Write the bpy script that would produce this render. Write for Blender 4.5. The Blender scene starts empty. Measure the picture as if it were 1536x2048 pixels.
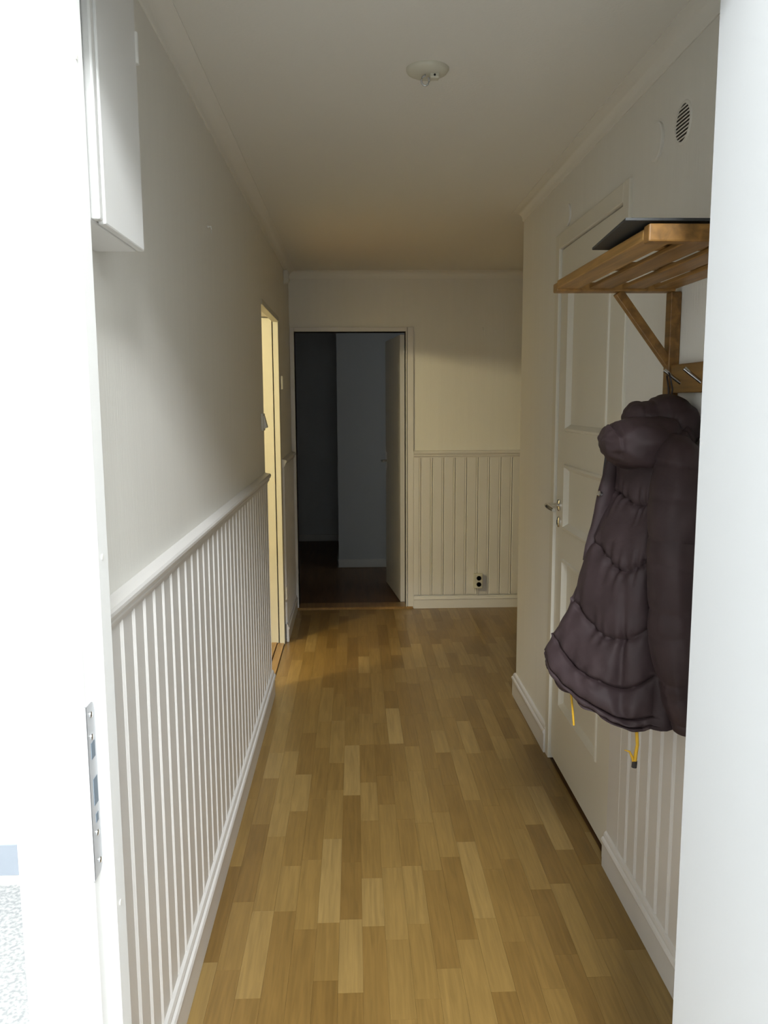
import bpy, bmesh, math, random
from mathutils import Vector, Matrix, noise

random.seed(7)
S = bpy.context.scene
COL = S.collection
PI = math.pi

# ------------------------------------------------------------------ camera
PITCH, YAW, ROLL, CAMH, FPX = 0.135, 0.0354, -0.0049, 1.5051, 1629.3
fw = Vector((math.sin(YAW) * math.cos(PITCH), math.cos(YAW) * math.cos(PITCH), -math.sin(PITCH)))
rt = Vector((math.cos(YAW), -math.sin(YAW), 0))
up = rt.cross(fw)
rt2 = rt * math.cos(ROLL) + up * math.sin(ROLL)
up2 = -rt * math.sin(ROLL) + up * math.cos(ROLL)
cd = bpy.data.cameras.new('camera')
cam = bpy.data.objects.new('camera', cd)
COL.objects.link(cam)
cd.sensor_fit = 'HORIZONTAL'
cd.sensor_width = 36.0
cd.lens = FPX / 1536 * 36.0
cd.clip_start = 0.05
m = Matrix((rt2, up2, -fw)).transposed().to_4x4()
m.translation = Vector((0, 0, CAMH))
cam.matrix_world = m
S.camera = cam

# ------------------------------------------------------------------ world, light, exposure
w = bpy.data.worlds.new('world')
S.world = w
w.use_nodes = True
w.node_tree.nodes['Background'].inputs[0].default_value = (0.75, 0.86, 1.0, 1)
w.node_tree.nodes['Background'].inputs[1].default_value = 0.6
S.view_settings.view_transform = 'Standard'
S.view_settings.look = 'None'
S.view_settings.gamma = 1.0
S.view_settings.exposure = 0.15
S.view_settings.use_curve_mapping = False


def area(name, loc, rot, sx, sy, power, col):
    l = bpy.data.lights.new(name, 'AREA')
    l.shape = 'RECTANGLE'
    l.size, l.size_y, l.energy, l.color = sx, sy, power, col
    o = bpy.data.objects.new(name, l)
    o.location, o.rotation_euler = loc, rot
    COL.objects.link(o)
    return o


# daylight through the tall stairwell window on the landing, behind the camera
area('stairwell_window_daylight', (0.20, -1.58, 3.42), (math.radians(62), 0, math.radians(3)), 1.0, 0.7, 285, (0.93, 0.97, 1.0))
# weak fill light added to lift the dark far room, no window there
area('far_room_fill', (-1.52, 7.5, 1.5), (0, -PI / 2, 0), 0.9, 0.9, 0.07, (0.9, 0.95, 1.0))


# ------------------------------------------------------------------ materials
def mat(name, col, rough=0.6, metal=0.0, spec=0.5, bump=0.0, bscale=40, bstretch=(1, 1, 1), var=0.0, vscale=3.0):
    mt = bpy.data.materials.new(name)
    mt.use_nodes = True
    nt = mt.node_tree
    b = nt.nodes['Principled BSDF']
    b.inputs['Base Color'].default_value = (*col, 1)
    b.inputs['Roughness'].default_value = rough
    b.inputs['Metallic'].default_value = metal
    b.inputs['Specular IOR Level'].default_value = spec
    tc = nt.nodes.new('ShaderNodeTexCoord')
    mp = nt.nodes.new('ShaderNodeMapping')
    mp.inputs['Scale'].default_value = bstretch
    nt.links.new(tc.outputs['Object'], mp.inputs['Vector'])
    if bump:
        n = nt.nodes.new('ShaderNodeTexNoise')
        n.inputs['Scale'].default_value = bscale
        n.inputs['Detail'].default_value = 3
        bp = nt.nodes.new('ShaderNodeBump')
        bp.inputs['Strength'].default_value = bump
        bp.inputs['Distance'].default_value = 0.002
        nt.links.new(mp.outputs['Vector'], n.inputs['Vector'])
        nt.links.new(n.outputs['Fac'], bp.inputs['Height'])
        nt.links.new(bp.outputs['Normal'], b.inputs['Normal'])
    if var:
        n2 = nt.nodes.new('ShaderNodeTexNoise')
        n2.inputs['Scale'].default_value = vscale
        n2.inputs['Detail'].default_value = 4
        cr = nt.nodes.new('ShaderNodeValToRGB')
        cr.color_ramp.elements[0].position = 0.3
        cr.color_ramp.elements[1].position = 0.7
        cr.color_ramp.elements[0].color = (*[c * (1 - var) for c in col], 1)
        cr.color_ramp.elements[1].color = (*[min(1, c * (1 + var)) for c in col], 1)
        nt.links.new(mp.outputs['Vector'], n2.inputs['Vector'])
        nt.links.new(n2.outputs['Fac'], cr.inputs['Fac'])
        nt.links.new(cr.outputs['Color'], b.inputs['Base Color'])
    return mt


def wood(name, stops, rough=0.4, grain=(70, 3.5, 70), contrast=0.35, spec=0.5):
    """wood along local Y: tone of each piece from the object's random number, fine grain on top"""
    mt = bpy.data.materials.new(name)
    mt.use_nodes = True
    nt = mt.node_tree
    N, L = nt.nodes, nt.links
    b = N['Principled BSDF']
    b.inputs['Roughness'].default_value = rough
    b.inputs['Specular IOR Level'].default_value = spec
    oi = N.new('ShaderNodeObjectInfo')
    ramp = N.new('ShaderNodeValToRGB')
    els = ramp.color_ramp.elements
    while len(els) < len(stops):
        els.new(0.5)
    for e, (p, c) in zip(els, stops):
        e.position = p
        e.color = (*c, 1)
    L.new(oi.outputs['Random'], ramp.inputs['Fac'])
    tc = N.new('ShaderNodeTexCoord')
    mp = N.new('ShaderNodeMapping')
    mp.inputs['Scale'].default_value = grain
    mul = N.new('ShaderNodeMath')
    mul.operation = 'MULTIPLY'
    mul.inputs[1].default_value = 40.0
    L.new(oi.outputs['Random'], mul.inputs[0])
    comb = N.new('ShaderNodeCombineXYZ')
    for k in range(3):
        L.new(mul.outputs[0], comb.inputs[k])
    L.new(comb.outputs[0], mp.inputs['Location'])
    L.new(tc.outputs['Object'], mp.inputs['Vector'])
    n = N.new('ShaderNodeTexNoise')
    n.inputs['Scale'].default_value = 1.0
    n.inputs['Detail'].default_value = 5
    n.inputs['Distortion'].default_value = 0.6
    L.new(mp.outputs['Vector'], n.inputs['Vector'])
    mr = N.new('ShaderNodeMapRange')
    mr.inputs['From Min'].default_value = 0.3
    mr.inputs['From Max'].default_value = 0.7
    mr.inputs['To Min'].default_value = 1 - contrast
    mr.inputs['To Max'].default_value = 1 + contrast * 0.5
    L.new(n.outputs['Fac'], mr.inputs['Value'])
    mx = N.new('ShaderNodeMix')
    mx.data_type = 'RGBA'
    mx.blend_type = 'MULTIPLY'
    mx.inputs[0].default_value = 1.0
    L.new(ramp.outputs['Color'], mx.inputs[6])
    L.new(mr.outputs['Result'], mx.inputs[7])
    L.new(mx.outputs[2], b.inputs['Base Color'])
    bp = N.new('ShaderNodeBump')
    bp.inputs['Strength'].default_value = 0.08
    bp.inputs['Distance'].default_value = 0.001
    L.new(n.outputs['Fac'], bp.inputs['Height'])
    L.new(bp.outputs['Normal'], b.inputs['Normal'])
    return mt


M = {}
M['wall'] = mat('wallpaper_white', (0.89, 0.875, 0.815), 0.75, bump=0.35, bscale=220, bstretch=(1, 1, 0.05), spec=0.3, var=0.01, vscale=30)
M['ceiling'] = mat('ceiling_white', (0.91, 0.895, 0.83), 0.9, bump=0.3, bscale=120, spec=0.2)
M['paint'] = mat('white_gloss_paint', (0.80, 0.78, 0.75), 0.38, bump=0.05, bscale=60)
M['frame'] = mat('white_frame_paint', (0.82, 0.82, 0.80), 0.35, bump=0.03, bscale=60)
M['door'] = mat('cream_door_paint', (0.83, 0.80, 0.70), 0.42, bump=0.04, bscale=50)
M['cream'] = mat('cream_paint_toned_down', (0.60, 0.585, 0.50), 0.45, bump=0.04, bscale=50)  # darkened copy of the cream door paint, offsetting strong lamp light in the colour
M['leaf'] = mat('entrance_door_paint', (0.63, 0.645, 0.66), 0.45, bump=0.02, bscale=80)
M['landing'] = mat('landing_wall', (0.88, 0.88, 0.86), 0.8, bump=0.2, bscale=120)
M['plinth'] = mat('grey_wall_band', (0.36, 0.40, 0.46), 0.6)
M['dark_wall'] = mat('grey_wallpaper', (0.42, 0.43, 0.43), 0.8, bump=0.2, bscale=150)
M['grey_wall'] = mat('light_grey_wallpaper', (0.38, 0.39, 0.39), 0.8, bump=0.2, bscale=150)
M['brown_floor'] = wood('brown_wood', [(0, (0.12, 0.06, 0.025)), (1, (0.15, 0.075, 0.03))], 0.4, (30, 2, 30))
M['floor'] = wood('oak_stave', [(0.0, (0.195, 0.112, 0.030)), (0.15, (0.225, 0.132, 0.037)), (0.5, (0.262, 0.160, 0.047)),
                                (0.8, (0.292, 0.184, 0.058)), (1.0, (0.340, 0.225, 0.080))], 0.28, (90, 5, 90), 0.2, spec=0.45)
M['thresh'] = wood('threshold_oak', [(0, (0.30, 0.17, 0.06)), (1, (0.34, 0.2, 0.075))], 0.35, (60, 4, 60), 0.25)
M['rack'] = wood('oiled_rack_wood', [(0, (0.22, 0.108, 0.026)), (0.5, (0.30, 0.152, 0.038)), (1, (0.37, 0.198, 0.054))], 0.45, (55, 4, 55), 0.4)
M['steel'] = mat('brushed_steel', (0.62, 0.64, 0.67), 0.4, 0.5, bump=0.05, bscale=200)
M['chrome'] = mat('chrome', (0.75, 0.75, 0.74), 0.12, 1.0, bump=0.01)
M['brass'] = mat('aged_metal', (0.36, 0.33, 0.27), 0.28, 1.0, bump=0.02)
M['black'] = mat('black_hole', (0.012, 0.012, 0.012), 0.8, bump=0.02)
M['dark'] = mat('dark_slot', (0.03, 0.025, 0.022), 0.8, bump=0.02)
M['shaded_skirting'] = mat('shaded_skirting_paint', (0.45, 0.45, 0.43), 0.5, bump=0.03)  # whitish skirting darkened to grey; the unlit room's shade put into the colour
M['slot'] = mat('strike_slot', (0.16, 0.20, 0.24), 0.6, bump=0.02)  # flat colour standing in for the half-lit shade inside the latch holes
M['sheet'] = mat('charcoal_sheet', (0.028, 0.029, 0.028), 0.55, bump=0.1, bscale=300)
M['plastic'] = mat('white_plastic', (0.78, 0.77, 0.72), 0.35, bump=0.02)
M['yellowed'] = mat('yellowed_plastic', (0.72, 0.70, 0.58), 0.4, bump=0.02)
M['jacket'] = mat('brown_nylon', (0.042, 0.0265, 0.0285), 0.62, spec=0.3, bump=0.35, bscale=60, var=0.12, vscale=18)
M['lining'] = mat('dark_lining', (0.02, 0.015, 0.018), 0.6, bump=0.2, bscale=60)
M['cord'] = mat('yellow_cord', (0.62, 0.36, 0.02), 0.7, bump=0.3, bscale=600)
M['hook'] = mat('hook_metal', (0.42, 0.42, 0.42), 0.22, 1.0, bump=0.01)

# speckled stone floor of the landing
mt = bpy.data.materials.new('speckled_terrazzo')
mt.use_nodes = True
nt = mt.node_tree
b = nt.nodes['Principled BSDF']
b.inputs['Roughness'].default_value = 0.5
tc = nt.nodes.new('ShaderNodeTexCoord')
n1 = nt.nodes.new('ShaderNodeTexNoise')
n1.inputs['Scale'].default_value = 90
n1.inputs['Detail'].default_value = 4
cr = nt.nodes.new('ShaderNodeValToRGB')
cr.color_ramp.elements[0].position, cr.color_ramp.elements[0].color = 0.38, (0.32, 0.33, 0.34, 1)
cr.color_ramp.elements[1].position, cr.color_ramp.elements[1].color = 0.6, (0.53, 0.53, 0.52, 1)
nt.links.new(tc.outputs['Object'], n1.inputs['Vector'])
nt.links.new(n1.outputs['Fac'], cr.inputs['Fac'])
nt.links.new(cr.outputs['Color'], b.inputs['Base Color'])
M['terrazzo'] = mt


# ------------------------------------------------------------------ mesh helpers
class MB:
    def __init__(self):
        self.v, self.f = [], []

    def box(self, x0, x1, y0, y1, z0, z1):
        n = len(self.v)
        self.v += [(x0, y0, z0), (x1, y0, z0), (x1, y1, z0), (x0, y1, z0), (x0, y0, z1), (x1, y0, z1), (x1, y1, z1), (x0, y1, z1)]
        self.f += [tuple(n + i for i in q) for q in ((0, 3, 2, 1), (4, 5, 6, 7), (0, 1, 5, 4), (1, 2, 6, 5), (2, 3, 7, 6), (3, 0, 4, 7))]
        return self

    def prism(self, prof, a, b, axis='z', o=(0, 0, 0)):
        """closed profile swept along an axis. axis z: prof=(x,y); y: prof=(x,z); x: prof=(y,z)"""
        n, k = len(self.v), len(prof)
        for t in (a, b):
            for p, q in prof:
                c = {'z': (p, q, t), 'y': (p, t, q), 'x': (t, p, q)}[axis]
                self.v.append((c[0] + o[0], c[1] + o[1], c[2] + o[2]))
        for i in range(k):
            j = (i + 1) % k
            self.f.append((n + i, n + j, n + k + j, n + k + i))
        self.f.append(tuple(n + i for i in reversed(range(k))))
        self.f.append(tuple(n + k + i for i in range(k)))
        return self

    def lathe(self, prof, c, axis='z', seg=28):
        """prof = list of (radius, height) turned round an axis through c"""
        n, k = len(self.v), len(prof)
        for s in range(seg):
            a = 2 * PI * s / seg
            for r, h in prof:
                u, v_ = r * math.cos(a), r * math.sin(a)
                d = {'z': (u, v_, h), 'x': (h, u, v_), 'y': (u, h, v_)}[axis]
                self.v.append((c[0] + d[0], c[1] + d[1], c[2] + d[2]))
        for s in range(seg):
            t = (s + 1) % seg
            for i in range(k - 1):
                self.f.append((n + s * k + i, n + t * k + i, n + t * k + i + 1, n + s * k + i + 1))
        if prof[0][0] > 1e-6:
            self.f.append(tuple(n + s * k for s in reversed(range(seg))))
        if prof[-1][0] > 1e-6:
            self.f.append(tuple(n + s * k + k - 1 for s in range(seg)))
        return self

    def tube(self, pts, r, seg=10):
        pts = [Vector(p) for p in pts]
        rs = r if isinstance(r, (list, tuple)) else [r] * len(pts)
        n = len(self.v)
        for i, p in enumerate(pts):
            d = (pts[min(i + 1, len(pts) - 1)] - pts[max(i - 1, 0)]).normalized()
            a = Vector((0, 0, 1)) if abs(d.z) < 0.9 else Vector((1, 0, 0))
            u = d.cross(a).normalized()
            v_ = d.cross(u)
            for s in range(seg):
                t = 2 * PI * s / seg
                self.v.append(tuple(p + (u * math.cos(t) + v_ * math.sin(t)) * rs[i]))
        for i in range(len(pts) - 1):
            for s in range(seg):
                t = (s + 1) % seg
                self.f.append((n + i * seg + s, n + i * seg + t, n + (i + 1) * seg + t, n + (i + 1) * seg + s))
        self.f.append(tuple(n + s for s in reversed(range(seg))))
        self.f.append(tuple(n + (len(pts) - 1) * seg + s for s in range(seg)))
        return self

    def build(self, name, material, parent=None, bevel=0.0, smooth=False, kind=None):
        me = bpy.data.meshes.new(name)
        me.from_pydata(self.v, [], self.f)
        bm = bmesh.new()
        bm.from_mesh(me)
        bmesh.ops.recalc_face_normals(bm, faces=bm.faces)
        bm.to_mesh(me)
        bm.free()
        me.materials.append(M[material] if isinstance(material, str) else material)
        o = bpy.data.objects.new(name, me)
        COL.objects.link(o)
        if parent is not None:
            o.parent = parent
        if bevel:
            bv = o.modifiers.new('bevel', 'BEVEL')
            bv.width, bv.segments, bv.limit_method = bevel, 2, 'ANGLE'
            bv.angle_limit = math.radians(40)
        if smooth:
            for p in me.polygons:
                p.use_smooth = True
            md = me
            try:
                md.set_sharp_from_angle(angle=math.radians(50))
            except Exception:
                pass
        if kind:
            o['kind'] = kind
        return o


def tag(o, label, cat=None, group=None, kind=None):
    o['label'] = label
    if cat:
        o['category'] = cat
    if group:
        o['group'] = group
    if kind:
        o['kind'] = kind
    return o


def struct(o, label):
    o['kind'] = 'structure'
    o['label'] = label
    return o


def empty(name, loc):
    o = bpy.data.objects.new(name, None)
    o.location = loc
    o.empty_display_size = 0.1
    COL.objects.link(o)
    return o


def adopt(root):
    """children were built in world coordinates: keep them there under an Empty that is not at the origin"""
    mi = Matrix.Translation(-Vector(root.location))
    for c in root.children:
        c.matrix_parent_inverse = mi


# ------------------------------------------------------------------ measures
XL, XR, ZC, YF = -0.45, 0.816, 2.40, 5.83
LD0, LD1, LDZ = 4.09, 4.975, 2.005         # doorway in the left wall
RD0, RD1, RDZ = 2.505, 3.265, 2.09         # door in the right wall
YCOR = 4.005                               # the right wall ends here, the hall opens to the right
FX0, FX1, FZ = -0.418, 0.364, 1.99         # doorway in the far wall
YFR = 1.02                                 # front of the entrance door frame
DADO = 1.15

# ------------------------------------------------------------------ room shell
wl = MB().box(-0.515, XL, 1.17, LD0, 0, ZC).box(-0.57, XL, LD1, 5.95, 0, ZC).box(-0.57, XL, LD0 - 0.0, LD1, LDZ, ZC)
wl.box(-0.57, -0.515, 2.55, LD0, 0, ZC)
wall_left = struct(wl.build('wall_left', 'wall'), 'white papered left wall of the hall above a board wainscot')
wr = MB().box(XR, 0.93, 1.08, RD0 - 0.03, 0, ZC).box(XR, 0.93, RD0 - 0.03, RD1 + 0.03, RDZ + 0.03, ZC).box(XR, 0.93, RD1 + 0.03, YCOR, 0, ZC)
wr.box(0.93, 2.6, YCOR - 0.115, YCOR, 0, ZC).box(0.93, 0.96, RD0 - 0.1, RD1 + 0.1, 0, ZC)
wall_right = struct(wr.build('wall_right', 'wall'), 'white right wall of the hall with the panelled door')
wf = MB().box(-0.57, FX0, YF, 5.95, 0, ZC).box(FX1, 2.6, YF, 5.95, 0, ZC).box(FX0, FX1, YF, 5.95, FZ, ZC)
wall_far = struct(wf.build('wall_far', 'wall'), 'white end wall of the hall around the dark doorway')
struct(MB().box(2.5, 2.6, YCOR, YF, 0, ZC).build('wall_side', 'wall'), 'white side wall where the hall turns right')
wfr = MB().box(XL, 0.93, 1.02, 1.17, 2.14, 4.2).box(0.66, 1.75, 1.02, 1.17, 0, 2.14).box(0.93, 1.75, 1.02, 1.17, 2.14, 4.2)
wfr.box(-0.515, XL, 1.17, 2.55, ZC, 4.2).box(-0.515, XL, 1.02, 1.17, 2.14, 4.2)
struct(wfr.build('wall_front', 'landing'), 'white wall around the entrance door seen from the landing')
ce = MB().box(-0.515, 2.6, 1.17, 5.95, ZC, 2.5).box(-3.3, -0.515, 2.53, 6.05, ZC, 2.5).box(-1.7, 2.6, 5.95, 8.95, ZC, 2.5)
struct(ce.build('ceiling', 'ceiling'), 'white hall ceiling')

# landing outside the entrance door (where the photograph is taken from)
la = MB().box(-2.7, -0.57, 2.43, 2.53, 0, 4.2).box(-2.8, -2.7, -1.75, 2.53, 0, 4.2).box(1.65, 1.75, -1.75, 1.02, 0, 4.2)
la.box(-2.7, -1.05, -1.75, -1.65, 0, 4.2).box(1.05, 1.65, -1.75, -1.65, 0, 4.2).box(-1.05, 1.05, -1.75, -1.65, 0, 2.92).box(-1.05, 1.05, -1.75, -1.65, 3.92, 4.2)
la.box(-0.57, -0.515, 2.43, 2.55, ZC, 4.2)
wall_landing = struct(la.build('wall_landing', 'landing'), 'white stairwell wall left of the entrance door frame')
pl = MB().box(-2.7, -0.515, 2.424, 2.43, 0.035, 0.135)
pl.build('painted_band', 'plinth', wall_landing)['label'] = 'grey painted band low on the stairwell wall'
struct(MB().box(-2.8, 1.75, -1.75, 2.53, 4.2, 4.3).build('ceiling_landing', 'landing'), 'white ceiling of the landing')
fl = MB().box(-2.7, 1.65, -1.65, 1.02, -0.1, 0.0).box(-2.7, -0.515, 1.02, 2.43, -0.1, 0.0)
struct(fl.build('floor_landing', 'terrazzo'), 'speckled grey stone floor of the landing left of the door frame')
win = MB()
for x0, x1 in ((-1.05, -0.99), (-0.03, 0.03), (0.99, 1.05)):
    win.box(x0, x1, -1.73, -1.65, 2.92, 3.92)
win.box(-0.99, 0.99, -1.73, -1.65, 2.92, 2.98).box(-0.99, 0.99, -1.73, -1.65, 3.86, 3.92)
struct(win.build('window_1', 'frame', bevel=0.004), 'white stairwell window frame behind the camera')

# room behind the left doorway, and the dark room straight ahead
lr = MB().box(-3.3, -3.2, 2.53, 6.05, 0, ZC).box(-3.2, -0.57, 5.95, 6.05, 0, ZC).box(-3.2, -0.57, 2.53, 2.55, 0, ZC)
struct(lr.build('wall_side_room', 'wall'), 'white walls of the lit room behind the left doorway')
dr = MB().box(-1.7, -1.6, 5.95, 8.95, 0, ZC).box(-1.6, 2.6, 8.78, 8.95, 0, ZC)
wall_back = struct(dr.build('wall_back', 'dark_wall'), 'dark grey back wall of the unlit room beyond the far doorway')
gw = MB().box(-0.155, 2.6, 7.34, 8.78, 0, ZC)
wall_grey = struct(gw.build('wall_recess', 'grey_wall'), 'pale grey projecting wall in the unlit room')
MB().box(-0.17, 2.6, 7.325, 7.34, 0, 0.075).build('skirting', 'shaded_skirting', wall_grey, 0.004)
MB().box(-0.17, -0.155, 7.325, 8.78, 0, 0.075).build('skirting', 'shaded_skirting', wall_grey, 0.004)
MB().box(-1.6, -0.155, 8.765, 8.78, 0, 0.075).build('skirting', 'shaded_skirting', wall_back, 0.004)
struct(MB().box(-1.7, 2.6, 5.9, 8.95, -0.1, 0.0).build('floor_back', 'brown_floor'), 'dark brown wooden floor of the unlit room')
struct(MB().box(-3.3, -0.575, 2.53, 6.05, -0.1, 0.0).build('floor_side_room', 'thresh'), 'wooden floor of the lit room on the left')

# ------------------------------------------------------------------ hall floor: every stave
fb = MB().box(-0.575, 2.6, 1.02, 5.9, -0.1, -0.004)
floor = struct(fb.build('floor', 'brown_floor'), 'oak strip floor of the hall, staves of varied brown')
PW = 0.0655


def staves(x0, x1, y0, y1):
    x = x0
    while x < x1 - 0.004:
        xe = min(x + PW, x1)
        y = y0 - random.uniform(0, 0.4)
        while y < y1:
            ln = random.choice((0.24, 0.3, 0.36, 0.42, 0.46))
            a, b_ = max(y, y0), min(y + ln, y1)
            y += ln
            if b_ - a < 0.03:
                continue
            g = 0.0002
            cx, cy = (x + xe) / 2, (a + b_) / 2
            hx, hy = (xe - x) / 2 - g, (b_ - a) / 2 - g
            mb = MB().box(-hx, hx, -hy, hy, -0.012, random.uniform(-0.0002, 0.0))
            o = mb.build('stave', 'floor', floor)
            o.location = (cx, cy, 0)
        x = xe


staves(XL, XR, 1.17, YF)
staves(XR, 1.34, YCOR, YF)
# the part of the floor round the corner that the picture does not reach
MB().box(1.34, 2.5, YCOR, YF, -0.012, 0).build('stave_panel', 'floor', floor)
MB().prism([(XL - 0.02, 0), (XR, 0), (XR, 0.006), (XL - 0.02, 0.006)], 1.02, 1.17, 'y').build('sill_plate', 'thresh', floor, 0.002)

# ------------------------------------------------------------------ wainscot boards
BP = 0.0825


def board_mesh(h, wd=BP, plain=False):
    """tongue-and-groove board: flat face, small groove and a bead at one side; outward is -y, width along x"""
    t = 0.012
    if plain:
        prof = [(0, 0), (0, -t + .002), (.002, -t), (wd - .002, -t), (wd, -t + .002), (wd, 0)]
    else:
        prof = [(0, 0), (0, -t + .004), (.003, -t), (wd - .020, -t), (wd - .0175, -t + .006), (wd - .015, -t + .0005),
                (wd - .0105, -t - .0025), (wd - .006, -t + .0005), (wd - .003, -t + .006), (wd - .001, -t + .006), (wd, -t + .005), (wd, 0)]
    return MB().prism(prof, 0, h, 'z')


def boards(parent, start, count, rotz, z0, z1, plain_first=0.0):
    proto = None
    for i in range(count):
        if proto is None:
            o = board_mesh(z1 - z0).build('board', 'paint', parent)
            proto = o
        else:
            o = proto.copy()
            COL.objects.link(o)
        d = Vector((math.cos(rotz), math.sin(rotz), 0)) * (BP * i)
        o.location = Vector(start) + d + Vector((0, 0, z0))
        o.rotation_euler.z = rotz


BZ0 = 0.10
n = int((LD0 - 0.04 - 1.17) / BP)
boards(wall_left, (XL, LD0 - 0.03 - n * BP, 0), n, PI / 2, BZ0, DADO - 0.03)
n2 = 9
boards(wall_left, (XL, YF - 0.015 - n2 * BP, 0), n2, PI / 2, BZ0, DADO - 0.03)
pf = board_mesh(DADO - 0.03 - BZ0, 0.0575).build('board', 'paint', wall_far)
pf.location = (0.42, YF, BZ0)
boards(wall_far, (0.4775, YF, 0), 24, 0, BZ0, DADO - 0.03)
pr_ = board_mesh(DADO - 0.03 - BZ0, 0.11, True).build('board', 'paint', wall_right)
pr_.location = (XR, RD0 - 0.05, BZ0)
pr_.rotation_euler.z = -PI / 2
boards(wall_right, (XR, RD0 - 0.16, 0), 13, -PI / 2, BZ0, DADO - 0.03)

# ------------------------------------------------------------------ dado rails, skirtings, cornices
RAIL = [(0, -.048), (.013, -.048), (.015, -.040), (.020, -.036), (.022, -.030), (.021, -.026), (.026, -.020), (.030, -.012), (.030, -.005), (.026, .0), (.012, .003), (0, .006)]
SKIRT = [(0, 0), (.016, 0), (.016, .082), (.019, .086), (.021, .092), (.018, .099), (.013, .102), (.013, .108), (.010, .116), (.004, .120), (0, .120)]
COVE = [(0, 0), (0, -.050), (.004, -.050)] + [(.046 - .040 * math.cos(PI / 2 * k / 8), -.044 + .040 * math.sin(PI / 2 * k / 8)) for k in range(9)] + [(.050, -.003), (.050, 0)]


def run(prof, side, a, b_, pos, z, sc=1.0):
    mb = MB()
    if side == 'left':
        mb.prism([(pos + p * sc, z + q * sc) for p, q in prof], a, b_, 'y')
    elif side == 'right':
        mb.prism([(pos - p * sc, z + q * sc) for p, q in prof], a, b_, 'y')
    else:
        mb.prism([(pos - p * sc, z + q * sc) for p, q in prof], a, b_, 'x')
    return mb


def merge(*ms):
    r = MB()
    for q in ms:
        k = len(r.v)
        r.v += q.v
        r.f += [tuple(k + i for i in f) for f in q.f]
    return r


def corner_run(prof, x_wall, y_corner, y_start, x_end, z, sc=1.0):
    """along the right wall to its outer corner, mitred, then on along the return wall"""
    mb = MB()
    k = len(prof)
    for kind_ in range(3):
        for p, q in prof:
            p, q = p * sc, q * sc
            mb.v.append({0: (x_wall - p, y_start, z + q), 1: (x_wall - p, y_corner + p, z + q), 2: (x_end, y_corner + p, z + q)}[kind_])
    for a in range(2):
        for i in range(k):
            j = (i + 1) % k
            mb.f.append((a * k + i, a * k + j, a * k + k + j, a * k + k + i))
    mb.f.append(tuple(range(k)))
    mb.f.append(tuple(2 * k + i for i in reversed(range(k))))
    return mb


struct(run(RAIL, 'left', 1.17, LD0 - 0.01, XL, DADO).build('trim_1', 'paint'), 'white moulded rail on top of the long left wainscot')
struct(run(RAIL, 'left', LD1 + 0.045, YF, XL, DADO).build('trim_2', 'paint'), 'short white moulded rail between left doorway and end wall')
struct(run(RAIL, 'far', 0.42, 2.5, YF, DADO).build('trim_3', 'paint'), 'white moulded rail above the wainscot of the end wall')
struct(run(RAIL, 'right', 1.17, RD0 - 0.055, XR, DADO).build('trim_4', 'paint'), 'white moulded rail behind the brown jacket')
struct(run(SKIRT, 'left', 1.17, LD0 - 0.01, XL + 0.008, 0, 1.12).build('baseboard_left', 'paint'), 'white moulded skirting along the left wainscot')
struct(run(SKIRT, 'left', LD1 + 0.045, YF, XL + 0.008, 0, .95).build('baseboard_left_end', 'paint'), 'short white skirting between left doorway and end wall')
struct(run(SKIRT, 'far', 0.42, 2.5, YF - 0.008, 0, .75).build('baseboard_far', 'paint'), 'white skirting below the wainscot of the end wall')
struct(run(SKIRT, 'right', 1.17, RD0 - 0.05, XR - 0.008, 0).build('baseboard_right', 'paint'), 'white skirting below the jacket, nearer side of the panelled door')
bb = corner_run(SKIRT, XR, YCOR, RD1 + 0.055, 2.5, 0)
struct(bb.build('baseboard_corner', 'paint'), 'white moulded skirting round the corner past the panelled door')
struct(run(COVE, 'left', 1.17, YF, XL, ZC).build('trim_5', 'ceiling', smooth=True), 'white cornice along the top of the left wall')
co = corner_run(COVE, XR, YCOR, 1.17, 2.5, ZC)
struct(co.build('trim_6', 'ceiling', smooth=True), 'white cornice along the top of the right wall')
struct(run(COVE, 'far', XL, 2.5, YF, ZC).build('trim_7', 'ceiling', smooth=True), 'white cornice along the top of the end wall')

# ------------------------------------------------------------------ entrance door frame (bright post at the left edge) and open leaf
XS = -0.340
fr = MB()
left_prof = [(-0.446, YFR), (-0.352, YFR), (-0.352, 1.068), (XS, 1.068), (XS, 1.115), (-0.40, 1.115), (-0.40, 1.17), (XL, 1.17), (-0.48, 1.10), (-0.446, 1.05)]
fr.prism(left_prof, 0, 2.14, 'z')
right_prof = [(0.66, YFR), (0.565, YFR), (0.565, 1.068), (0.553, 1.068), (0.553, 1.115), (0.61, 1.115), (0.61, 1.17), (0.66, 1.17)]
fr.prism(right_prof, 0, 2.14, 'z')
fr.box(-0.352, 0.565, YFR, 1.068, 2.075, 2.14).box(XS, 0.553, 1.068, 1.115, 2.06, 2.14).box(-0.40, 0.61, 1.115, 1.17, 2.09, 2.14)
frame1 = struct(fr.build('trim_8', 'frame', bevel=0.003), 'bright white entrance door frame post at the left edge')
sp = MB()
Z0, Z1 = 0.876, 1.116
prof = []
for k in range(5):
    a = PI / 2 * k / 4
    prof.append((1.052 - 0.014 + 0.014 * math.cos(a - PI / 2) + 0.0, Z0 + 0.014 - 0.014 * math.cos(a)))
prof = [(YFR - 0.0015, Z0)] + [(1.038 + 0.014 * math.sin(PI / 2 * k / 4), Z0 + 0.014 - 0.014 * math.cos(PI / 2 * k / 4)) for k in range(5)]
prof += [(1.038 + 0.014 * math.cos(PI / 2 * k / 4), Z1 - 0.014 + 0.014 * math.sin(PI / 2 * k / 4)) for k in range(5)] + [(YFR - 0.0015, Z1)]
sp.prism(prof, -0.352, -0.3495, 'x')
sp.box(-0.358, -0.3495, YFR - 0.0025, YFR, Z0, Z1)
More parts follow.
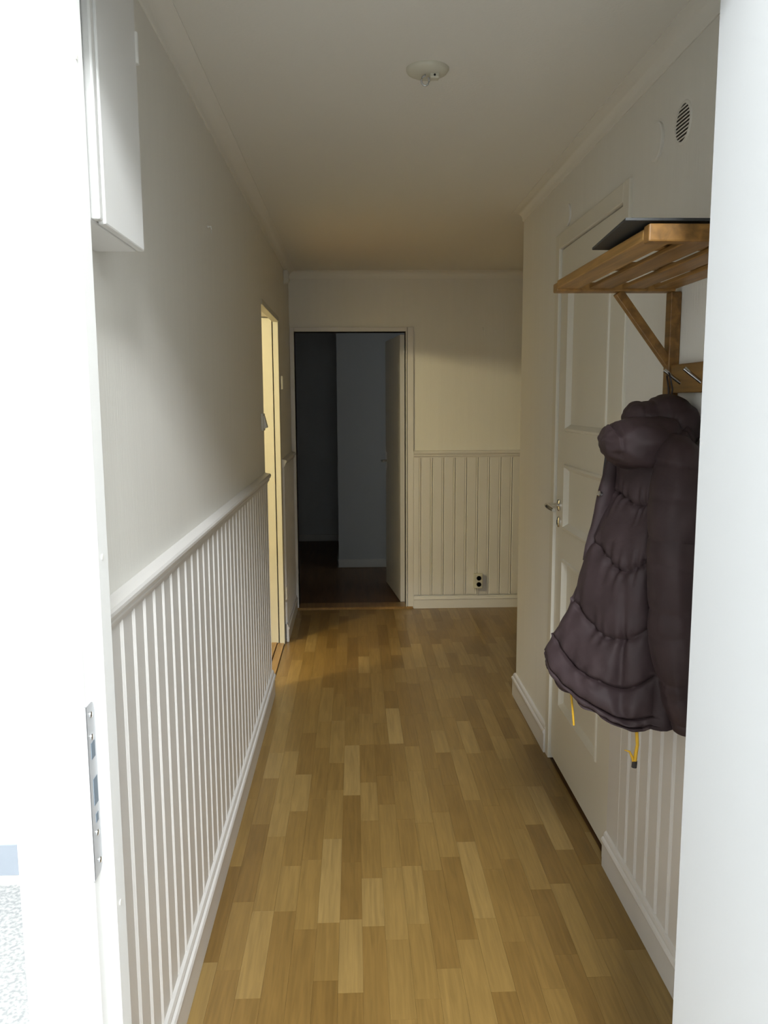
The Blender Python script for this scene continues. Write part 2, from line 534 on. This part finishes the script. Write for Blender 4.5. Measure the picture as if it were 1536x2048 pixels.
strike = sp.build('strike_plate', 'steel', frame1)
strike['label'] = 'grey steel strike plate with latch holes'
for y0, y1, z0, z1, mm in ((1.031, 1.047, 0.975, 1.012, 'slot'), (1.030, 1.045, 1.040, 1.062, 'slot'), (1.034, 1.044, 0.950, 0.962, 'slot')):
    MB().box(-0.352, -0.3490, y0, y1, z0, z1).build('latch_hole', mm, strike)
for y_, z_ in ((1.036, 1.100), (1.042, 0.893), (1.035, 1.070), (1.037, 0.935)):
    MB().lathe([(0.0042, -0.3500), (0.0042, -0.3483), (0.0025, -0.3478)], (0, y_, z_), 'x', 12).build('screw', 'chrome', strike, smooth=True)
for y_, z_ in ((1.088, 1.30), (1.088, 0.80), (1.088, 1.93)):
    MB().lathe([(0.004, XS - 0.001), (0.004, XS + 0.001), (0.0, XS + 0.0013)], (0, y_, z_), 'x', 12).build('cover_cap', 'plastic', frame1, smooth=True)

# open entrance door leaf, hinged on the right, swung out onto the landing
DHX, DHY = 0.492, 1.150
leaf = empty('door_1', (DHX, DHY, 0))
struct(leaf, 'plain white entrance door leaf standing open at the right edge')
lp = MB().box(0, 0.05, -0.93, 0, 0.012, 2.065).build('door_slab', 'leaf', leaf, 0.0015)
hn = MB().tube([(-0.012, -0.87, 1.05), (-0.05, -0.87, 1.05), (-0.055, -0.86, 1.05), (-0.055, -0.75, 1.05)], 0.009)
hn.lathe([(0.026, -0.012), (0.026, 0.0)], (0, -0.87, 1.05), 'x')
hn.build('door_handle', 'chrome', leaf, smooth=True)
leaf.rotation_euler.z = 0.02

# ------------------------------------------------------------------ doorway in the left wall: lining, opened leaf, threshold
ld = MB()
# lining of the far side, hall side casing and the stop
ld.box(-0.585, -0.449, LD1, LD1 + 0.045, 0, LDZ)
ld.box(-0.481, -0.449, LD1 - 0.014, LD1, 0, LDZ)
ld.box(-0.585, XL - 0.002, LD0 - 0.0, LD0 + 0.004, 0, LDZ)
ld.box(-0.585, -0.572, LD0 + 0.004, LD1 + 0.045, LDZ, LDZ + 0.03)
ld.box(-0.485, -0.445, LD0, LD1, LDZ - 0.028, LDZ)
frame2 = struct(ld.build('trim_9', 'cream', bevel=0.002), 'cream lining of the lit doorway in the left wall')
for z_ in (1.62, 0.32):
    MB().tube([(-0.436, LD1 + 0.018, z_ - 0.04), (-0.436, LD1 + 0.018, z_ + 0.04)], 0.007, 10).build('hinge', 'plastic', frame2, smooth=True)
dl = empty('door_2', (-0.505, LD1 - 0.03, 0))
struct(dl, 'cream door leaf opened into the lit room on the left')
MB().box(-1.30, -0.486, LD1 - 0.020, LD1 - 0.001, 0.012, LDZ - 0.006).build('door_slab', 'cream', dl, 0.002)
MB().tube([(-1.23, LD1 - 0.022, 1.04), (-1.23, LD1 - 0.06, 1.04), (-1.22, LD1 - 0.065, 1.04), (-1.11, LD1 - 0.065, 1.04)], 0.008).build('door_handle', 'brass', dl, smooth=True)
adopt(dl)
th = MB().box(-0.585, -0.545, LD0, LD1, 0, 0.012).box(-0.541, -0.497, LD0, LD1, 0, 0.016).box(-0.493, -0.452, LD0, LD1, 0, 0.010)
struct(th.build('trim_10', 'thresh', bevel=0.002), 'grooved wooden threshold in the left doorway')

# ------------------------------------------------------------------ panelled door in the right wall
fr3 = MB()
XP = XR - 0.010
for y0, y1 in ((RD0 - 0.055, RD0), (RD1, RD1 + 0.055)):
    fr3.box(XP, 0.93, y0, y1, 0, RDZ + 0.058)
fr3.box(XP, 0.93, RD0, RD1, RDZ, RDZ + 0.058)
fr3.box(XR + 0.045, 0.93, RD0, RD0 + 0.012, 0, RDZ).box(XR + 0.045, 0.93, RD1 - 0.012, RD1, 0, RDZ)
struct(fr3.build('trim_11', 'door', bevel=0.003), 'white casing of the panelled door in the right wall')
d3 = empty('door_3', (XR + 0.02, RD0, 0))
struct(d3, 'closed white panelled door in the right wall behind the jacket')
X0, X1 = XR + 0.002, XR + 0.042
PY0, PY1 = RD0 + 0.125, RD1 - 0.115
panels = ((0.27, 0.885), (1.0, 1.26), (1.385, 1.965))
y0, y1 = RD0 + 0.003, RD1 - 0.003
MB().box(X0, X1, y0, PY0, 0.022, RDZ - 0.004).build('stile', 'door', d3)
MB().box(X0, X1, PY1, y1, 0.022, RDZ - 0.004).build('stile', 'door', d3)
zs = [0.022] + [z for p in panels for z in p] + [RDZ - 0.004]
for k in range(0, len(zs), 2):
    MB().box(X0, X1, PY0, PY1, zs[k], zs[k + 1]).build('rail', 'door', d3)
for z0, z1 in panels:
    mb = MB()

    def ring(ins, x):
        return [(x, PY0 + ins, z0 + ins), (x, PY1 - ins, z0 + ins), (x, PY1 - ins, z1 - ins), (x, PY0 + ins, z1 - ins)]
    lv = [(0, X0 + 0.001), (0.004, X0 - 0.005), (0.012, X0 - 0.006), (0.020, X0 + 0.004), (0.028, X0 + 0.013), (0.032, X0 + 0.013)]
    for ins, x in lv:
        mb.v += ring(ins, x)
    for r in range(len(lv) - 1):
        for i in range(4):
            j = (i + 1) % 4
            mb.f.append((r * 4 + i, r * 4 + j, r * 4 + 4 + j, r * 4 + 4 + i))
    e = (len(lv) - 1) * 4
    mb.f.append((e, e + 1, e + 2, e + 3))
    mb.build('panel', 'door', d3)
HY = RD1 - 0.055
hd = MB().lathe([(0.024, 0.001), (0.024, -0.006), (0.018, -0.009), (0.010, -0.010), (0.009, -0.012)], (X0, HY, 1.09), 'x', 20)
hd.tube([(X0 - 0.008, HY, 1.09), (X0 - 0.045, HY, 1.09), (X0 - 0.053, HY - 0.006, 1.09), (X0 - 0.055, HY - 0.03, 1.089), (X0 - 0.052, HY - 0.075, 1.086), (X0 - 0.050, HY - 0.105, 1.084)],
        [0.009, 0.009, 0.010, 0.010, 0.009, 0.007], 12)
hd.build('door_handle', 'chrome', d3, smooth=True)['label'] = 'chrome lever handle'
ks = MB().lathe([(0.022, 0.001), (0.022, -0.005), (0.017, -0.008), (0.0, -0.009)], (X0, HY, 1.022), 'x', 20).build('keyhole_plate', 'chrome', d3, smooth=True)
MB().box(X0 - 0.010, X0 - 0.006, HY - 0.003, HY + 0.003, 1.012, 1.030).build('keyhole', 'black', d3)
adopt(d3)

# ------------------------------------------------------------------ far doorway: casing, open leaf, threshold
fc = MB()
YK = YF - 0.012
fc.box(XL + 0.001, FX0, YK, 5.96, 0, FZ + 0.03).box(FX1, 0.372, YK - 0.004, 5.96, 0, FZ + 0.03).box(0.378, 0.42, YK, 5.96, 0, FZ + 0.03).box(0.372, 0.378, YF - 0.002, 5.96, 0, FZ + 0.03)
fc.box(FX0, FX1, YK, 5.96, FZ, FZ + 0.03)
struct(fc.build('trim_12', 'paint', bevel=0.002), 'white casing of the dark doorway in the end wall')
d4 = empty('door_4', (0.352, 5.97, 0))
struct(d4, 'white door leaf opened into the dark room, right side of the far doorway')
MB().box(-0.02, 0.02, 0.0, 0.70, 0.012, FZ - 0.01).build('door_slab', 'paint', d4, 0.002)
MB().box(-0.0215, -0.019, 0.660, 0.672, 0.96, 1.10).build('handle_plate', 'chrome', d4)
MB().tube([(-0.02, 0.64, 1.03), (-0.06, 0.64, 1.03), (-0.065, 0.63, 1.03), (-0.065, 0.53, 1.03)], 0.008).build('door_handle', 'brass', d4, smooth=True)
d4.rotation_euler.z = math.radians(6.5)
struct(MB().prism([(YF - 0.03, 0), (5.97, 0), (5.955, 0.014), (YF - 0.015, 0.014)], FX0 - 0.02, 0.415, 'x').build('trim_13', 'thresh', bevel=0.002), 'brown wooden threshold of the far doorway')

# ------------------------------------------------------------------ fuse cabinet high on the left wall
cb = empty('wall_cabinet', (XL, 1.36, 1.766))
tag(cb, 'white fuse cabinet high on the left wall beside the entrance frame', 'cabinet')
XC = -0.364
MB().box(XL, XC - 0.014, 1.235, 1.487, 1.766, 2.37).build('cabinet_body', 'frame', cb, 0.003)
MB().box(XC - 0.012, XC, 1.262, 1.487, 1.766, 2.36).build('cabinet_door', 'frame', cb, 0.003)
MB().box(XC - 0.014, XC - 0.001, 1.237, 1.256, 1.768, 2.36).build('cabinet_edge', 'frame', cb, 0.003)
MB().tube([(XC - 0.004, 1.489, 2.075), (XC - 0.004, 1.489, 2.125)], 0.008, 12).build('hinge', 'plastic', cb, smooth=True)
MB().tube([(XC - 0.006, 1.489, 2.125), (XC - 0.008, 1.49, 2.37)], 0.0035, 8).build('cable', 'plastic', cb, smooth=True)
adopt(cb)

# ------------------------------------------------------------------ small fittings
lo = empty('ceiling_rose', (0.207, 2.35, ZC))
tag(lo, 'round white ceiling lamp outlet with an empty metal hook', 'lamp outlet')
MB().lathe([(0.058, 0), (0.058, -0.004), (0.054, -0.010), (0.040, -0.017), (0.028, -0.019), (0.0, -0.019)], (0.207, 2.35, ZC), 'z', 36).build('rose_cover', 'yellowed', lo, smooth=True)
hk = []
for k in range(13):
    a = PI * 0.5 + 2 * PI * 0.86 * k / 12
    hk.append((0.200 + 0.0105 * math.cos(a), 2.335, ZC - 0.036 + 0.0125 * math.sin(a)))
MB().tube([(0.200, 2.335, ZC - 0.016)] + hk, 0.0024, 8).build('hook', 'steel', lo, smooth=True)
MB().box(0.212, 0.238, 2.326, 2.352, ZC - 0.031, ZC - 0.016).build('socket', 'yellowed', lo, 0.004)
MB().lathe([(0.003, 0.0), (0.003, -0.001)], (0.225, 2.3255, ZC - 0.024), 'y', 10).build('socket_hole', 'black', lo)
adopt(lo)

sw = empty('light_switch', (XL, 4.02, 1.40))
tag(sw, 'small white light switch on the left wall by the lit doorway', 'switch')
MB().box(XL, XL + 0.011, 3.962, 4.046, 1.366, 1.450).build('switch_plate', 'plastic', sw, 0.004)
MB().prism([(XL + 0.011, 1.376), (XL + 0.027, 1.382), (XL + 0.013, 1.438), (XL + 0.011, 1.438)], 3.978, 4.034, 'y').build('rocker', 'plastic', sw, 0.001)
adopt(sw)

se = empty('wall_sensor', (XL, 5.45, 2.29))
tag(se, 'tiny white detector box high in the far left corner', 'sensor')
MB().prism([(XL, 2.262), (XL + 0.030, 2.268), (XL + 0.036, 2.285), (XL + 0.030, 2.345), (XL, 2.345)], 5.42, 5.47, 'y').build('sensor_case', 'plastic', se, 0.003)
MB().lathe([(0.011, 0), (0.010, 0.006), (0.0, 0.010)], (XL + 0.031, 5.445, 2.285), 'x', 14).build('lens', 'yellowed', se, smooth=True)
adopt(se)

so = empty('wall_socket', (0.889, YF, 0.20))
tag(so, 'white surface-mounted double power socket low on the end wall', 'socket')
MB().box(0.858, 0.922, YF - 0.052, YF - 0.012, 0.150, 0.258).build('socket_box', 'yellowed', so, 0.005)
for z_ in (0.181, 0.227):
    MB().lathe([(0.017, 0), (0.017, -0.004), (0.015, -0.004), (0.0145, 0.012), (0.0, 0.012)], (0.893, YF - 0.052, z_), 'y', 20).build('outlet', 'dark', so, smooth=True)
MB().tube([(0.889, YF - 0.030, 0.150), (0.889, YF - 0.022, 0.120), (0.889, YF - 0.018, 0.092)], 0.003, 8).build('cable', 'plastic', so, smooth=True)
adopt(so)

ve = empty('air_vent', (XR, 2.087, 2.181))
tag(ve, 'round slotted air vent high on the right wall', 'vent')
MB().lathe([(0.052, 0), (0.050, -0.0025), (0.046, -0.003), (0.044, -0.003), (0.0435, -0.0005), (0.0, -0.0005)], (XR, 2.087, 2.181), 'x', 36).build('vent_ring', 'wall', ve, smooth=True)
MB().lathe([(0.0432, -0.0007), (0.0432, -0.0012)], (XR, 2.087, 2.181), 'x', 32).build('vent_throat', 'dark', ve)
for k in range(9):
    zz = -0.036 + 0.009 * k
    hw = math.sqrt(max(0.0445 ** 2 - zz ** 2, 1e-5))
    MB().prism([(XR - 0.0010, 2.181 + zz - 0.0018), (XR - 0.0034, 2.181 + zz - 0.0024), (XR - 0.0034, 2.181 + zz + 0.0010), (XR - 0.0010, 2.181 + zz + 0.0018)],
               2.087 - hw, 2.087 + hw, 'y').build('vent_slat', 'wall', ve)
adopt(ve)
tag(MB().lathe([(0.050, 0), (0.050, -0.006), (0.047, -0.008), (0.0, -0.008)], (XR, 2.262, 2.188), 'x', 40).build('cover_plate', 'wall', bevel=0.0), 'round blank white cover plate beside the slotted air vent', 'cover plate', 'round blank covers on the right wall')
tag(MB().lathe([(0.040, 0), (0.040, -0.005), (0.037, -0.007), (0.0, -0.007)], (XR, 3.175, 2.200), 'x', 40).build('cover_plate', 'wall'), 'round blank white cover plate above the panelled door', 'cover plate', 'round blank covers on the right wall')
nl = MB().lathe([(0.0045, 0), (0.0045, 0.003), (0.002, 0.0035), (0.002, 0.012), (0.0, 0.012)], (XL, 2.641, 2.045), 'x', 12)
nl.tube([(XL + 0.010, 2.641, 2.045), (XL + 0.012, 2.641, 2.036), (XL + 0.010, 2.645, 2.028)], 0.0022, 8)
tag(nl.build('picture_hook', 'plastic', smooth=True), 'tiny white picture hook alone on the upper left wall', 'hook')

nf = MB().lathe([(0.005, 0), (0.005, -0.003), (0.0025, -0.0035), (0.0025, -0.012), (0.0, -0.012)], (0.912, YF, 2.018), 'y', 12)
nf.tube([(0.912, YF - 0.010, 2.018), (0.912, YF - 0.012, 2.006), (0.915, YF - 0.010, 1.996)], 0.0028, 8)
tag(nf.build('picture_hook', 'plastic', smooth=True), 'tiny white picture hook on the end wall right of the dark doorway', 'hook')

# ------------------------------------------------------------------ hat rack
RX, RY0, RY1, RZ = 0.502, 1.415, 2.088, 1.772
rk = empty('hat_rack', (XR, 1.75, 1.53))
tag(rk, 'oiled wooden hat rack with slatted shelf and hook rail on the right wall', 'hat rack')
MB().box(RX, 0.800, RY1 - 0.040, RY1, RZ, RZ + 0.022).build('end_rail', 'rack', rk, 0.003)
MB().box(RX, 0.800, RY0, RY0 + 0.028, RZ, RZ + 0.030).build('end_rail', 'rack', rk, 0.003)
sw_, gap = 0.0560, 0.0250
for k in range(4):
    x0 = RX + k * (sw_ + gap)
    MB().box(x0, x0 + sw_, RY0 + 0.028, RY1 - 0.040, RZ + 0.006, RZ + (0.026 if k == 0 else 0.016)).build('slat', 'rack', rk, 0.0025)
for y_ in (1.56, 1.80):
    MB().box(RX + sw_ + 0.001, 0.79, y_, y_ + 0.035, RZ + 0.016, RZ + 0.030).build('batten', 'rack', rk, 0.002)
for y_ in (RY1 - 0.040, RY0 + 0.02):
    MB().box(0.788, XR, y_, y_ + 0.034, 1.500, RZ).build('upright', 'rack', rk, 0.003)
    ax, az, bx, bz = 0.660, RZ, 0.800, 1.588
    d = Vector((bx - ax, 0, bz - az)).normalized()
    nrm = Vector((d.z, 0, -d.x)) * 0.011
    pr2 = [(ax + nrm.x, az + nrm.z), (bx + nrm.x, bz + nrm.z), (bx - nrm.x, bz - nrm.z), (ax - nrm.x, az - nrm.z)]
    MB().prism(pr2, y_ + 0.006, y_ + 0.030, 'y').build('brace', 'rack', rk, 0.002)
MB().box(0.794, XR, RY0 + 0.02, RY1 - 0.042, 1.522, 1.592).build('hook_rail', 'rack', rk, 0.003)
for y_ in (1.985, 1.865, 1.745, 1.625, 1.505):
    MB().tube([(0.796, y_, 1.545), (0.770, y_ + 0.004, 1.566), (0.757, y_ + 0.006, 1.577)], [0.0042, 0.0048, 0.0052], 12).build('hook', 'hook', rk, smooth=True)
adopt(rk)
bs = MB().prism([(0.462, 1.418), (0.79, 1.418), (0.79, 1.690), (0.484, 1.690)], RZ + 0.0345, RZ + 0.0395, 'z')
tag(bs.build('flat_tray', 'sheet', bevel=0.001), 'thin charcoal sheet lying on the hat rack shelf', 'tray')

# ------------------------------------------------------------------ jacket
def crom(p, t):
    """Catmull-Rom through a list of vectors, t in 0..1"""
    n_ = len(p) - 1
    x = min(max(t, 0), 1) * n_
    i = min(int(x), n_ - 1)
    f = x - i
    a, b2, c, d_ = p[max(i - 1, 0)], p[i], p[i + 1], p[min(i + 2, n_)]
    return 0.5 * ((2 * b2) + (c - a) * f + (2 * a - 5 * b2 + 4 * c - d_) * f * f + (3 * b2 - a - 3 * c + d_) * f ** 3)


jk = empty('jacket', (0.70, 1.95, 1.53))
tag(jk, 'dark brown quilted winter jacket hanging from the hat rack hook', 'jacket')
rows = [
    [(0.650, 2.000, 1.373), (0.668, 1.950, 1.373), (0.692, 1.910, 1.376), (0.717, 1.890, 1.384), (0.748, 1.880, 1.392)],
    [(0.648, 2.003, 1.276), (0.658, 1.945, 1.264), (0.676, 1.898, 1.264), (0.694, 1.873, 1.273), (0.715, 1.862, 1.292)],
    [(0.590, 2.007, 1.146), (0.608, 1.940, 1.124), (0.636, 1.887, 1.109), (0.661, 1.857, 1.112), (0.688, 1.843, 1.130)],
    [(0.549, 2.010, 1.001), (0.576, 1.935, 0.962), (0.607, 1.875, 0.945), (0.644, 1.840, 0.945), (0.685, 1.825, 0.973)],
    [(0.504, 2.013, 0.911), (0.533, 1.930, 0.862), (0.577, 1.863, 0.840), (0.630, 1.823, 0.829), (0.694, 1.807, 0.870)],
    [(0.485, 2.017, 0.871), (0.502, 1.925, 0.822), (0.557, 1.852, 0.791), (0.621, 1.807, 0.768), (0.686, 1.788, 0.782)],
    [(0.490, 2.020, 0.833), (0.514, 1.920, 0.796), (0.568, 1.840, 0.765), (0.636, 1.790, 0.741), (0.676, 1.772, 0.752)]]
rows = [[Vector(q) for q in r] for r in rows]
NT, NS, NB = 170, 60, 16
verts, faces = [], []
seams = [0.0, 0.17, 0.335, 0.505, 0.67, 0.845, 0.93, 1.0]


def puff(t):
    for a, b2 in zip(seams, seams[1:]):
        if t <= b2:
            f = (t - a) / (b2 - a)
            return (math.sin(PI * f) ** 0.5) * min(1.0, (b2 - a) / 0.16)
    return 0.0


grid = []
for i in range(NT + 1):
    t = i / NT
    ctrl = [crom([r[k] for r in rows], t) for k in range(5)]
    ring = [crom(ctrl, j / NS) for j in range(NS + 1)]
    L0, R0 = ring[0], ring[-1]
    z = (L0.z + R0.z) / 2
    back = [Vector((min(R0.x + 0.04, 0.785), R0.y - 0.01, R0.z)), Vector((0.790, R0.y + 0.06, R0.z + 0.01)), Vector((0.790, L0.y - 0.01, z + 0.02)),
            Vector((0.5 * (L0.x + 0.79), L0.y + 0.035, 0.5 * (L0.z + z))), L0.copy()]
    bk = [crom([R0] + back, (j + 1) / (NB + 1)) for j in range(NB)]
    for q in bk:
        q.x = min(q.x, 0.793)
    grid.append(ring + bk)
NC = NS + 1 + NB
for i in range(NT + 1):
    t = i / NT
    for j in range(NC):
        p = grid[i][j]
        u = grid[i][(j + 1) % NC] - grid[i][j - 1]
        v_ = grid[min(i + 1, NT)][j] - grid[max(i - 1, 0)][j]
        nn = u.cross(v_)
        if nn.length > 0:
            nn.normalize()
        if nn.y > 0 and j <= NS:
            nn = -nn
        s = j / NS
        tt = t + 0.03 * noise.noise(Vector((s * 2.1, t * 1.5, 3.0)))
        amt = 0.0
        if j <= NS:
            edge = min(1.0, 4 * s * 1.3 + 0.15, 5 * (1 - s) + 0.2)
            amt = 0.016 * puff(max(0, min(1, tt))) * edge
            for q in seams[1:-1]:
                amt -= 0.006 * math.exp(-((tt - q) / 0.007) ** 2)
                # small gathers running away from each seam
                amt += 0.0035 * math.exp(-((tt - q) / 0.035) ** 2) * math.sin(s * 46 + 3 * noise.noise(Vector((s * 5, q * 30, 1.0))) + q * 9) * min(1, 3 * (1 - s))
            amt += 0.007 * noise.noise(Vector((p.x * 14, p.y * 14, p.z * 9))) * edge
            amt += 0.0025 * noise.noise(Vector((p.x * 38, p.y * 30, p.z * 22 + p.x * 20)))
            # pocket fold and the gathered hem
            amt -= 0.014 * math.exp(-((s - 0.72 - 0.25 * (t - 0.7)) / 0.05) ** 2) * max(0, min(1, (t - 0.35) * 5)) * max(0, min(1, (0.92 - t) * 8))
            if t > 0.9:
                amt += 0.006 * math.sin(s * 34) * (t - 0.9) * 10
        verts.append(tuple(p + nn * amt))
for i in range(NT):
    for j in range(NC):
        k = (j + 1) % NC
        faces.append((i * NC + j, i * NC + k, (i + 1) * NC + k, (i + 1) * NC + j))
faces.append(tuple(range(NC)))
faces.append(tuple(NT * NC + j for j in reversed(range(NC))))
mb = MB()
mb.v, mb.f = verts, faces
mb.build('jacket_body', 'jacket', jk, smooth=True)


def loft(name, secs, yc, yr, material, seamn, seed, nt=48, ns=30, axis='x', amp=0.008, creases=()):
    """soft tube: secs = list of (x, z, radius across, y centre, y radius) along its length, puffed between seams"""
    mb_ = MB()
    for i in range(nt + 1):
        t = i / nt
        c = crom(secs, t)
        d1 = crom(secs, min(1, t + 0.02)) - crom(secs, max(0, t - 0.02))
        dx, dz = d1[0], d1[1]
        ll = math.hypot(dx, dz) or 1
        px_, pz_ = dz / ll, -dx / ll
        pf_ = abs(math.sin(PI * t * seamn)) ** 0.5
        for s in range(ns):
            a = 2 * PI * s / ns
            r = c[2] * (1 + 0.0)
            off = amp * pf_ + amp * 0.9 * noise.noise(Vector((math.cos(a) * 2.2 + seed, math.sin(a) * 2.2, t * 7)))
            for t0, wd, dp, tilt, a0 in creases:
                off -= dp * math.exp(-((t - t0 - tilt * math.cos(a)) / wd) ** 2) * (0.5 + 0.5 * math.cos(a - a0))
            rr, ry = max(0.001, r + (off if r > 0.01 else 0)), max(0.001, c[4] + (off if r > 0.01 else 0))
            mb_.v.append((min(c[0] + px_ * math.cos(a) * rr, 0.806), c[3] + math.sin(a) * ry, c[1] + pz_ * math.cos(a) * rr))
    for i in range(nt):
        for s in range(ns):
            k = (s + 1) % ns
            mb_.f.append((i * ns + s, i * ns + k, (i + 1) * ns + k, (i + 1) * ns + s))
    mb_.f.append(tuple(range(ns)))
    mb_.f.append(tuple(nt * ns + s for s in reversed(range(ns))))
    return mb_.build(name, material, jk, smooth=True)


class V5(tuple):
    def __add__(self, o):
        return V5(a + b3 for a, b3 in zip(self, o))

    def __sub__(self, o):
        return V5(a - b3 for a, b3 in zip(self, o))

    def __mul__(self, k):
        return V5(a * k for a in self)
    __rmul__ = __mul__


# sleeve hanging in front of the body
loft('sleeve', [V5((0.745, 1.425, 0.012, 1.84, 0.02)), V5((0.735, 1.395, 0.040, 1.815, 0.055)), V5((0.716, 1.288, 0.052, 1.775, 0.068)), V5((0.705, 1.176, 0.050, 1.76, 0.066)), V5((0.707, 1.063, 0.047, 1.755, 0.062)),
                V5((0.718, 0.947, 0.045, 1.755, 0.058)), V5((0.738, 0.840, 0.040, 1.755, 0.050)), V5((0.754, 0.780, 0.032, 1.755, 0.044))], 0, 0, 'jacket', 5, 1.3, nt=140, ns=40, amp=0.008, creases=((0.28, 0.01, 0.004, 0.01, -PI / 2), (0.47, 0.01, 0.004, -0.012, -PI / 2), (0.66, 0.01, 0.004, 0.01, -PI / 2), (0.84, 0.01, 0.004, 0.0, -PI / 2)))
# cuff
loft('cuff', [V5((0.749, 0.800, 0.032, 1.755, 0.042)), V5((0.754, 0.780, 0.034, 1.755, 0.044)), V5((0.758, 0.757, 0.032, 1.755, 0.042))], 0, 0, 'jacket', 1, 4.0, nt=10, amp=0.003)
# front placket with the snap button, and the dark lining behind it
pk = [((0.632, 1.375), (0.662, 1.365)), ((0.610, 1.276), (0.648, 1.258)), ((0.598, 1.206), (0.634, 1.184)), ((0.584, 1.146), (0.618, 1.122)), ((0.576, 1.105), (0.590, 1.095))]
secs = [V5(((a[0] + b2[0]) / 2, (a[1] + b2[1]) / 2, math.hypot(a[0] - b2[0], a[1] - b2[1]) / 2, 2.012, 0.012)) for a, b2 in pk]
loft('placket', secs, 0, 0, 'jacket', 0, 2.2, nt=30, ns=18, amp=0.003)
secs = [V5((0.672, 1.385, 0.042, 2.030, 0.012)), V5((0.664, 1.270, 0.044, 2.030, 0.012)), V5((0.645, 1.180, 0.044, 2.030, 0.012)), V5((0.612, 1.060, 0.032, 2.030, 0.010))]
loft('lining', secs, 0, 0, 'lining', 0, 6.2, nt=24, ns=18, amp=0.002)
MB().lathe([(0.0075, 0.004), (0.0075, 0.0), (0.006, -0.003), (0.0, -0.004)], (0.611, 2.000, 1.274), 'y', 20).build('snap_button', 'chrome', jk, smooth=True)['label'] = 'shiny round snap button'
# hood folded down: the big front roll and the collar standing behind it
low = [(0.579, 1.404, 0.003), (0.583, 1.405, 0.022), (0.595, 1.406, 0.038), (0.618, 1.407, 0.052), (0.655, 1.404, 0.061), (0.700, 1.402, 0.063), (0.740, 1.404, 0.060), (0.768, 1.400, 0.050), (0.786, 1.396, 0.030), (0.792, 1.396, 0.006)]
loft('hood', [V5((x, z, r, 1.905, max(0.003, r * 1.5))) for x, z, r in low], 0, 0, 'jacket', 0, 9.1, nt=110, ns=48, amp=0.010, creases=((0.30, 0.016, 0.010, 0.03, PI), (0.62, 0.02, 0.012, -0.10, -PI / 2), (0.80, 0.02, 0.010, 0.12, -PI / 2)))
upp = [(0.647, 1.476, 0.003), (0.652, 1.474, 0.020), (0.664, 1.470, 0.034), (0.684, 1.462, 0.041), (0.708, 1.457, 0.048), (0.730, 1.458, 0.057), (0.750, 1.458, 0.063), (0.768, 1.444, 0.066), (0.782, 1.424, 0.062), (0.790, 1.405, 0.05), (0.794, 1.395, 0.01)]
loft('hood_edge', [V5((x, z, r, 1.950, max(0.003, r * 1.35))) for x, z, r in upp], 0, 0, 'jacket', 0, 5.7, nt=100, ns=44, amp=0.005, creases=((0.30, 0.02, 0.003, 0.05, -PI / 2), (0.55, 0.02, 0.005, -0.12, -PI / 2)))
# hanging loop round the hook
lpn = [(0.772, 1.978, 1.508), (0.774, 1.978, 1.530), (0.770, 1.980, 1.552), (0.766, 1.984, 1.570), (0.764, 1.992, 1.572), (0.767, 1.998, 1.560), (0.772, 1.998, 1.532), (0.772, 1.994, 1.508)]
MB().tube(lpn, 0.0022, 8).build('hanging_loop', 'lining', jk, smooth=True)
# yellow drawstrings
MB().tube([(0.646, 1.806, 0.762), (0.649, 1.797, 0.748), (0.650, 1.790, 0.74), (0.653, 1.790, 0.707), (0.650, 1.790, 0.685), (0.648, 1.790, 0.664)], [0.003, 0.0035, 0.004, 0.004, 0.0045, 0.005], 8).build('drawstring', 'cord', jk, smooth=True)['label'] = 'yellow cord end'
MB().tube([(0.647, 1.790, 0.662), (0.641, 1.788, 0.678), (0.634, 1.788, 0.692), (0.622, 1.788, 0.696)], [0.0035, 0.003, 0.0025, 0.001], 8).build('drawstring', 'cord', jk, smooth=True)
MB().tube([(0.648, 1.790, 0.668), (0.647, 1.790, 0.652)], 0.0062, 10).build('cord_stop', 'dark', jk, smooth=True)
MB().tube([(0.531, 1.935, 0.800), (0.533, 1.932, 0.775), (0.537, 1.930, 0.740), (0.541, 1.930, 0.700)], 0.0028, 8).build('drawstring', 'cord', jk, smooth=True)
adopt(jk)

# ------------------------------------------------------------------ ceiling lamp that lights the room on the left
PLX, PLY, PLZ = -1.62, 3.42, 2.29
pd = empty('ceiling_lamp', (PLX, PLY, ZC))
tag(pd, 'frosted globe ceiling lamp in the lit room on the left', 'lamp')
MB().lathe([(0.045, 0), (0.045, -0.02), (0.01, -0.03), (0.02, -0.03), (0.02, -0.04)], (PLX, PLY, ZC), 'z', 20).build('lamp_holder', 'plastic', pd, smooth=True)
gm = bpy.data.materials.new('frosted_lit_glass')
gm.use_nodes = True
gb = gm.node_tree.nodes['Principled BSDF']
gb.inputs['Base Color'].default_value = (0.9, 0.85, 0.75, 1)
gb.inputs['Emission Color'].default_value = (1.0, 0.82, 0.52, 1)
gb.inputs['Emission Strength'].default_value = 4.0
MB().lathe([(0.10 * math.sin(PI * k / 16), 0.10 * math.cos(PI * k / 16)) for k in range(17)], (PLX, PLY, PLZ), 'z', 24).build('globe', gm, pd, smooth=True)
adopt(pd)
pt = bpy.data.lights.new('ceiling_lamp_bulb', 'POINT')
pt.energy, pt.color, pt.shadow_soft_size = 105, (1.0, 0.86, 0.50), 0.08
po = bpy.data.objects.new('ceiling_lamp_bulb', pt)
po.location = (PLX, PLY, PLZ - 0.115)
COL.objects.link(po)
